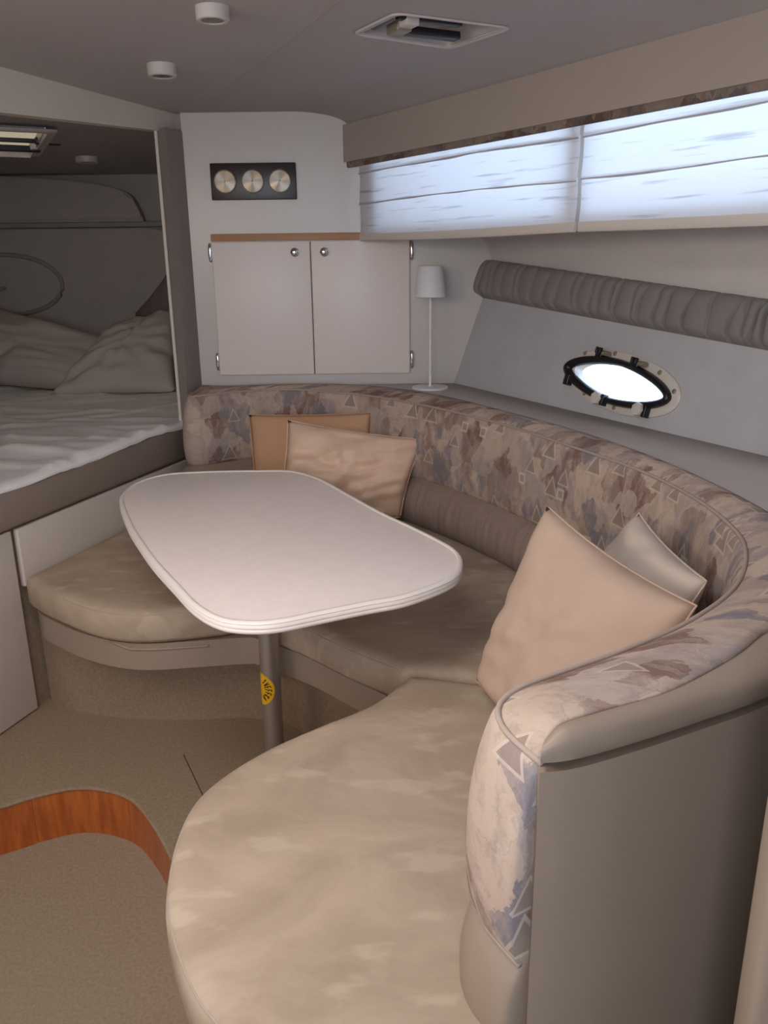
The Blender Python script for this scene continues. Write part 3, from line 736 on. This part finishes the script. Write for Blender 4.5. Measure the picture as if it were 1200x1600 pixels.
def roman(s0, s1, label, seed):
    root = empty('roman_shade', trunk((s0+s1)/2, .03, 1.462), label, 'shade', 'roman shades')
    zs = [1.461, 1.590, 1.697, 1.78]; n = 90
    for i in range(3):
        z0, z1 = zs[i], zs[i+1]+.007
        rows, uvs = [], []
        for k in range(n+1):
            s = s0+(s1-s0)*k/n; f = k/n
            lift = (.006*math.sin(math.pi*f)+.004*noise.noise(V((s*3, i, seed)))) if i else -.004*math.sin(math.pi*f)
            row, ur = [], []
            for j in range(9):
                a = j/8; z = z0+(z1-z0)*a+lift*(1-a if i == 0 else 1)
                crease = noise.noise(V((s*9+(z-1.5)*6, (z-1.5)*3, seed)))*.004+noise.noise(V((s*28+z*20, z*4, seed)))*.0018
                o = .028+crease+(.006 if i == 0 else 0)*0 - .005*(1-a)**3 + (.004*i if False else 0)
                row.append(trunk(s, o, z)); ur.append((s, z))
            rows.append(row); uvs.append(ur)
        obj('cloth_fold', grid(rows, uvs), 'shade', root, 180)
    rows = []
    for k in range(n+1):
        s = s0+(s1-s0)*k/n; l = -.004*math.sin(math.pi*k/n)
        rows.append([trunk(s, o, z+l) for o, z in ((.0225, 1.483), (.021, 1.470), (.0225, 1.458), (.027, 1.456), (.030, 1.460), (.030, 1.483))])
    obj('hem', grid(rows, [[(0, 0)]*6]*(n+1)), 'hem', root, 180)
    for zf in zs[1:3]:                                # doubled cloth at the folds
        rows = []
        for k in range(n+1):
            s = s0+(s1-s0)*k/n; w = .006*math.sin(math.pi*k/n)+.004*noise.noise(V((s*3, zs.index(zf), seed)))
            h = .0045+.003*noise.noise(V((s*7, zf*9, seed)))
            rows.append([trunk(s, .0235, zf+w), trunk(s, .0205, zf+w-.001), trunk(s, .0205, zf+w-h), trunk(s, .0235, zf+w-h)])
        obj('pleat', grid(rows, [[(0, 0)]*4]*(n+1)), 'pleat', root, 180)
roman(.068, 1.198, 'backlit white roman shade nearest the bulkhead and lamp', 3)
roman(1.212, 2.55, 'backlit white roman shade at the right edge over the bolster', 9)

# ------------------------------------------------------------------ porthole
ph = empty('porthole', hull(PC[0], PC[1], 0), 'lens-shaped porthole with ivory plate and black gasket in the hull side', 'porthole')
def ringmesh(loops):
    rows = [[hull(q[0], q[1], n) for q in lp] for lp, n in loops]
    return fix(grid(rows, closed_u=True))
obj('plate', ringmesh([(pell(.256, .092, 2.1), -.002), (pell(.256, .092, 2.1), .006), (pell(.250, .088, 2.1), .009), (pell(.215, .056, 1.8), .009), (pell(.215, .056, 1.8), -.03)]), 'plate_ivory', ph, 40)
go = (-.012, -.002)
obj('gasket', ringmesh([(pell(.240, .070, 1.85, off=go), .009), (pell(.243, .071, 1.85, off=go), .022), (pell(.238, .067, 1.85, off=go), .029), (pell(.230, .060, 1.7, off=go), .029), (pell(.218, .052, 1.55, off=go), .022), (pell(.214, .050, 1.5, off=go), .006)]), 'black_rubber', ph, 60)
gl_ = pell(.217, .052, 1.5, off=go)
obj('pane', fix(([hull(q[0], q[1], .012) for q in gl_], [tuple(range(len(gl_)))])), 'glass', ph, 0)
def pl_(x, y): return PC[0]+x*math.cos(PR)-y*math.sin(PR), PC[1]+x*math.sin(PR)+y*math.cos(PR)
fr = (HU, HV, HN)
for x, y in ((-.190, .058), (-.055, .082), (.150, .062), (.228, .022), (.02, -.078), (-.13, -.066)):
    c = pl_(x, y); obj('screw', fix(lathe(hull(c[0], c[1], .008), [(.0075, 0), (.0075, .003), (.004, .0045)], 12, frame=fr)), 'latch_metal', ph, 40)
for x, y in ((-.105, .068), (.060, .066)):
    c = pl_(x, y); h = obj('hinge', obox(hull(c[0], c[1], .022), HU, HV, HN, .015, .011, .010, .004), 'black_rubber', ph)
    c = pl_(x+.025, y+.006); obj('hinge_pin', fix(tube([hull(c[0]-.012, c[1], .024), hull(c[0]+.016, c[1], .024)], .008, 10)), 'latch_metal', h)
    for dx in (-.014, .002): 
        c = pl_(x+dx, y+.010); obj('knuckle', obox(hull(c[0], c[1], .028), HU, HV, HN, .004, .010, .006, .002), 'black_rubber', h)
for x, y in ((-.045, -.066), (.140, -.058)):
    c = pl_(x, y); k = obj('latch', fix(lathe(hull(c[0], c[1], .010), [(.012, 0), (.012, .016), (.020, .018), (.022, .024), (.020, .030), (.006, .032)], 7, frame=fr)), 'plate_ivory', ph, 30)
    c2 = pl_(x+.022, y); obj('latch_arm', obox(hull(c2[0], c2[1], .020), HU, HV, HN, .007, .018, .012, .003), 'black_rubber', k)
c = pl_(-.215, -.040); obj('stay', obox(hull(c[0], c[1], .020), HU, HV, HN, .012, .018, .012, .004), 'black_rubber', ph)

# ------------------------------------------------------------------ ceiling fittings
def downlight(c, r, h, label):
    o = empty('ceiling_light', c, label, 'ceiling light', 'round ceiling lights'); x, y, z = c
    obj('housing', fix(lathe((x, y, z), [(r*1.02, 0), (r, -h*.9), (r*.93, -h), (r*.72, -h), (r*.70, -h*.9)], 36)), 'ceiling_white', o, 40)
    obj('lens', fix(lathe((x, y, z), [(r*.72, -h*.8), (r*.70, -h*.95), (r*.2, -h*1.0)], 30)), 'lens', o, 40)
downlight((-.360, 2.025, CZ), .036, .027, 'round white ceiling light nearest the hatch')
downlight((-.609, 2.57, CZ), .040, .031, 'round white ceiling light above the table near the berth header')
downlight((-1.345, 4.08, 1.851), .05, .026, 'small round ceiling light inside the dark berth')
# overhead hatch
hc = sum((V((p.x, p.y, 0)) for p in hatch), V((0, 0, 0)))/4
hr = empty('roof_hatch', (hc.x, hc.y, CZ), 'small recessed roof hatch with dark latch bars near the pelmet', 'hatch')
def scaled(quad, c, k, z): return [V((c.x+(p.x-c.x)*k, c.y+(p.y-c.y)*k, z)) for p in quad]
def rquad(quad, c, k, z, rr=.03, n=5):
    q = scaled(quad, c, k, z); out = []
    for i in range(4):
        p = q[i]; a = (q[i-1]-p).normalized(); b = (q[(i+1) % 4]-p).normalized()
        for j in range(n+1):
            t_ = j/n; out.append(((p+a*rr).lerp(p, t_)).lerp(p.lerp(p+b*rr, t_), t_))
    return out
def rings(spec, q, c, mat_, parent, name):
    rows = [rquad(q, c, k, z, rr) for k, z, rr in spec]; return obj(name, fix(grid(rows, closed_u=True)), mat_, parent, 50)
rings([(1.16, CZ-.001, .03), (1.15, CZ-.005, .03), (1.12, CZ-.005, .03), (1.10, CZ-.002, .03), (1.03, CZ-.003, .02), (1.0, CZ+.040, .02)], hatch, hc, 'hatch_grey', hr, 'frame')
lid = rquad(hatch, hc, 1.06, CZ+.038, .02)
obj('lid', fix((lid, [tuple(range(len(lid)))])), 'ceiling', hr, 0)
hx = (hatch[2]-hatch[1]).normalized(); hx = V((hx.x, hx.y, 0)); hy = V((-hx.y, hx.x, 0)); ez = V((0, 0, 1))
obj('latch_bar', obox((.130, 2.262, CZ-.002), hx, hy, ez, .075, .017, .009, .004), 'black_plastic', hr)
obj('latch_bar', obox((.120, 2.165, CZ+.004), hx, hy, ez, .085, .011, .007, .003), 'black_plastic', hr)
obj('latch_block', obox((.050, 2.215, CZ-.000), hx, hy, ez, .020, .030, .012, .004), 'latch_metal', hr)
obj('latch_block', obox((.072, 2.150, CZ-.003), hx, hy, ez, .018, .020, .010, .004), 'ceiling_white', hr)
obj('gasket', obox((.008, 2.175, CZ+.004), hy, hx, ez, .050, .007, .006, .002), 'black_plastic', hr)
# hatch over the berth, its blind glowing
q2 = [V(p) for p in bh]; c2 = sum((V((p.x, p.y, 0)) for p in q2), V((0, 0, 0)))/4
bhz = 1.862
br_ = empty('berth_hatch', (c2.x, c2.y, bhz), 'hatch with tan blind in the ceiling of the berth', 'hatch')
rings([(1.16, bhz-.002, .03), (1.14, bhz-.010, .03), (1.02, bhz-.010, .02), (1.0, bhz+.035, .02)], q2, c2, 'ceiling_white', br_, 'frame')
lid = rquad(q2, c2, 1.02, bhz+.035, .02)
obj('blind', (lid, [tuple(range(len(lid)))], [(0, 0)]*len(lid)), 'hatch_blind', br_, 0)
ax = (q2[1]-q2[0]).normalized(); ax = V((ax.x, ax.y, 0)); ay = V((-ax.y, ax.x, 0))
pm = V((-1.47, 3.86, 0))
obj('latch_bar', obox(pm+ay*.16+V((0, 0, bhz-.004)), ay, ax, ez, .16, .02, .012, .004), 'black_plastic', br_)
obj('latch_bar', obox(pm+ay*.12-ax*.14+V((0, 0, bhz+.012)), ay, ax, ez, .18, .012, .008, .003), 'black_plastic', br_)
obj('latch_block', obox(pm+ay*.02-ax*.02+V((0, 0, bhz+.004)), ay, ax, ez, .022, .03, .014, .004), 'ceiling_white', br_)
obj('handle', obox(pm-ax*.16-ay*.02+V((0, 0, bhz+.01)), ay, ax, ez, .05, .02, .014, .006), 'black_plastic', br_)

# ------------------------------------------------------------------ berth
bed = empty('berth_bed', berth(.4, .6, 0), 'built-in berth with padded taupe front rail and white quilt', 'bed')
def bslab(s0, s1, t0, t1, z0, z1, bevel=0):
    return hexa([berth(s0, t0, z0), berth(s1, t0, z0), berth(s1, t1, z0), berth(s0, t1, z0)], [berth(s0, t0, z1), berth(s1, t0, z1), berth(s1, t1, z1), berth(s0, t1, z1)], bevel)
obj('front_rail', bslab(-.9, S_END, -.012, .06, .622, .756, .014), 'rail_vinyl', bed)
mt = [berth(-.62, .05), berth(S_END-.04, .05), V((-1.06, 4.68, 0)), V((-2.83, 4.68, 0)), V((-2.83, 1.6, 0)), V((-1.5, 1.6, 0))]
obj('mattress', solid([(p.x, p.y) for p in mt], [(0, .45), (0, .738), (.02, .752)]), 'rail_vinyl', bed)
# patterned corner of the mattress cover showing under the quilt
rows = [[berth(.82+.022*i, .0-.006+.02*j/4, .742+.022*j/4) for j in range(5)] for i in range(8)]
obj('cover_corner', grid(rows, [[(.3+.022*i, 1+.01*j) for j in range(5)] for i in range(8)]), 'collage', bed, 180)
qa, qb, qc, qd = berth(-.62), berth(S_END-.065), V((-1.05, 4.45, 0)), V((-2.7, 4.45, 0))
rows = []; NQ = 110
for j in range(NQ+1):
    b_ = (j/NQ)**1.3; row = []
    for i in range(NQ+1):
        a_ = i/NQ; p = qa.lerp(qb, a_).lerp(qd.lerp(qc, a_), b_)
        fold = 0
        for ang, fr_, ph_ in ((.35, 3.2, 1), (.75, 4.5, 5), (-.25, 5.0, 9)):
            nn = noise.noise(V(((p.x*math.cos(ang)+p.y*math.sin(ang))*fr_*.22, (p.y*math.cos(ang)-p.x*math.sin(ang))*fr_, ph_)))
            fold += max(0, 1-abs(nn)*6)**1.5
        w = .009*fold+.010*noise.noise(V((p.x*3+p.y*2, p.y*5-p.x*3, 1)))+.0012*noise.noise(V((p.x*24, p.y*18, 3)))
        fe = min(1, b_/.02)
        z = .768+w*(.35+.65*fe)-.012*(1-fe)**2+.006*math.sin(a_*9)*(1-min(1, b_/.1))
        p = p-BN*(.018+.004*noise.noise(V((a_*9, 0, 4))))*(1-min(1, b_/.05))
        row.append(V((p.x, p.y, z)))
    rows.append(row)
ft = [V((p.x, p.y, p.z-.012+.006*noise.noise(V((k*.08, 2, 0)))))+BN*.002 for k, p in enumerate(rows[0])]
q = obj('quilt', grid([ft]+rows), 'quilt', None, 180); tag(q, 'rumpled white satin quilt spread over the berth', 'quilt')
pillow('bed_pillow', [(-2.35, 4.32, .80), (-1.46, 4.05, .775), (-1.36, 4.36, .99), (-2.20, 4.55, 1.20)], .22, 'bed_pillow', 'plump pillow slumped under the oval emblem of the berth', group='bed pillows', seed=21, wr=.022, seams=False, pull=.04)
pillow('bed_pillow', [(-1.62, 3.98, .775), (-1.0, 3.96, .785), (-1.06, 4.36, 1.14), (-1.38, 4.36, 1.08)], .20, 'bed_pillow', 'crumpled pillow on the berth beside the grey jamb', group='bed pillows', seed=27, wr=.022, seams=False, pull=.04)
pillow('bed_cushion', [(-1.34, 4.55, .80), (-1.09, 4.45, .80), (-1.10, 4.48, 1.36), (-1.34, 4.58, 1.12)], .10, 'dark_cushion', 'dark cushion corner peeking behind the crumpled pillow at the jamb', seed=30, seams=False)
hb = empty('headboard', (-1.7, 4.70, .76), 'padded headboard with oval emblem and arched upper pad in the berth', 'headboard')
HY = 4.70
lowp = [(-2.8, .74), (-1.09, .74), (-1.09, 1.545), (-1.26, 1.56), (-2.8, 1.568)]
def upright(poly, y0, y1, bev):
    bm = bmesh.new(); a = [bm.verts.new((x, y0, z)) for x, z in poly]; b = [bm.verts.new((x, y1, z)) for x, z in poly]; n = len(poly)
    bm.faces.new(a); bm.faces.new(b[::-1])
    for i in range(n): bm.faces.new((a[i], b[i], b[(i+1) % n], a[(i+1) % n]))
    bmesh.ops.bevel(bm, geom=[e for e in bm.edges if all(abs(v.co.y-y0) < 1e-5 for v in e.verts)], offset=bev, segments=3, affect='EDGES')
    return bm
obj('lower_pad', upright(lowp, HY-.03, HY+.015, .012), 'headboard', hb)
up = [(-2.8, 1.595)]+[(-1.268, 1.592)]+[(p.x, p.y) for p in cat([V((-1.275, 1.62)), V((-1.295, 1.67)), V((-1.34, 1.735)), V((-1.48, 1.776)), V((-1.684, 1.802)), V((-2.02, 1.822)), V((-2.5, 1.83)), V((-2.8, 1.83))], 4)]
obj('upper_pad', upright(up, HY-.06, HY+.015, .014), 'headboard', hb)
obj('ledge', box((-2.8, HY-.06, 1.565), (-1.10, HY+.015, 1.592), .006), 'jamb_fabric', hb)
ov = [V((-2.05+.30*math.cos(a), HY-.031, 1.272+.158*math.sin(a))) for a in [2*math.pi*k/60 for k in range(60)]]
obj('oval_piping', fix(tube(ov, .012, 8, True)), 'jamb_fabric', hb, 180)
em = obj('emblem', fix(tube([(-2.19, HY-.034, 1.235), (-2.07, HY-.034, 1.262), (-2.06, HY-.034, 1.255), (-2.13, HY-.034, 1.235)], .007, 6)), 'jamb_fabric', hb, 180)

# white panels under the berth and the gap between them
gap = obj('backing', bslab(-.9, S_END, .022, .045, 0.0, .622), 'carpet', bed)
obj('panel', bslab(.010, S_END-.01, 0, .02, .42, .612, .006), 'white_panel', bed)
obj('panel', bslab(-.80, -.012, 0, .02, .004, .615, .006), 'white_panel', bed)
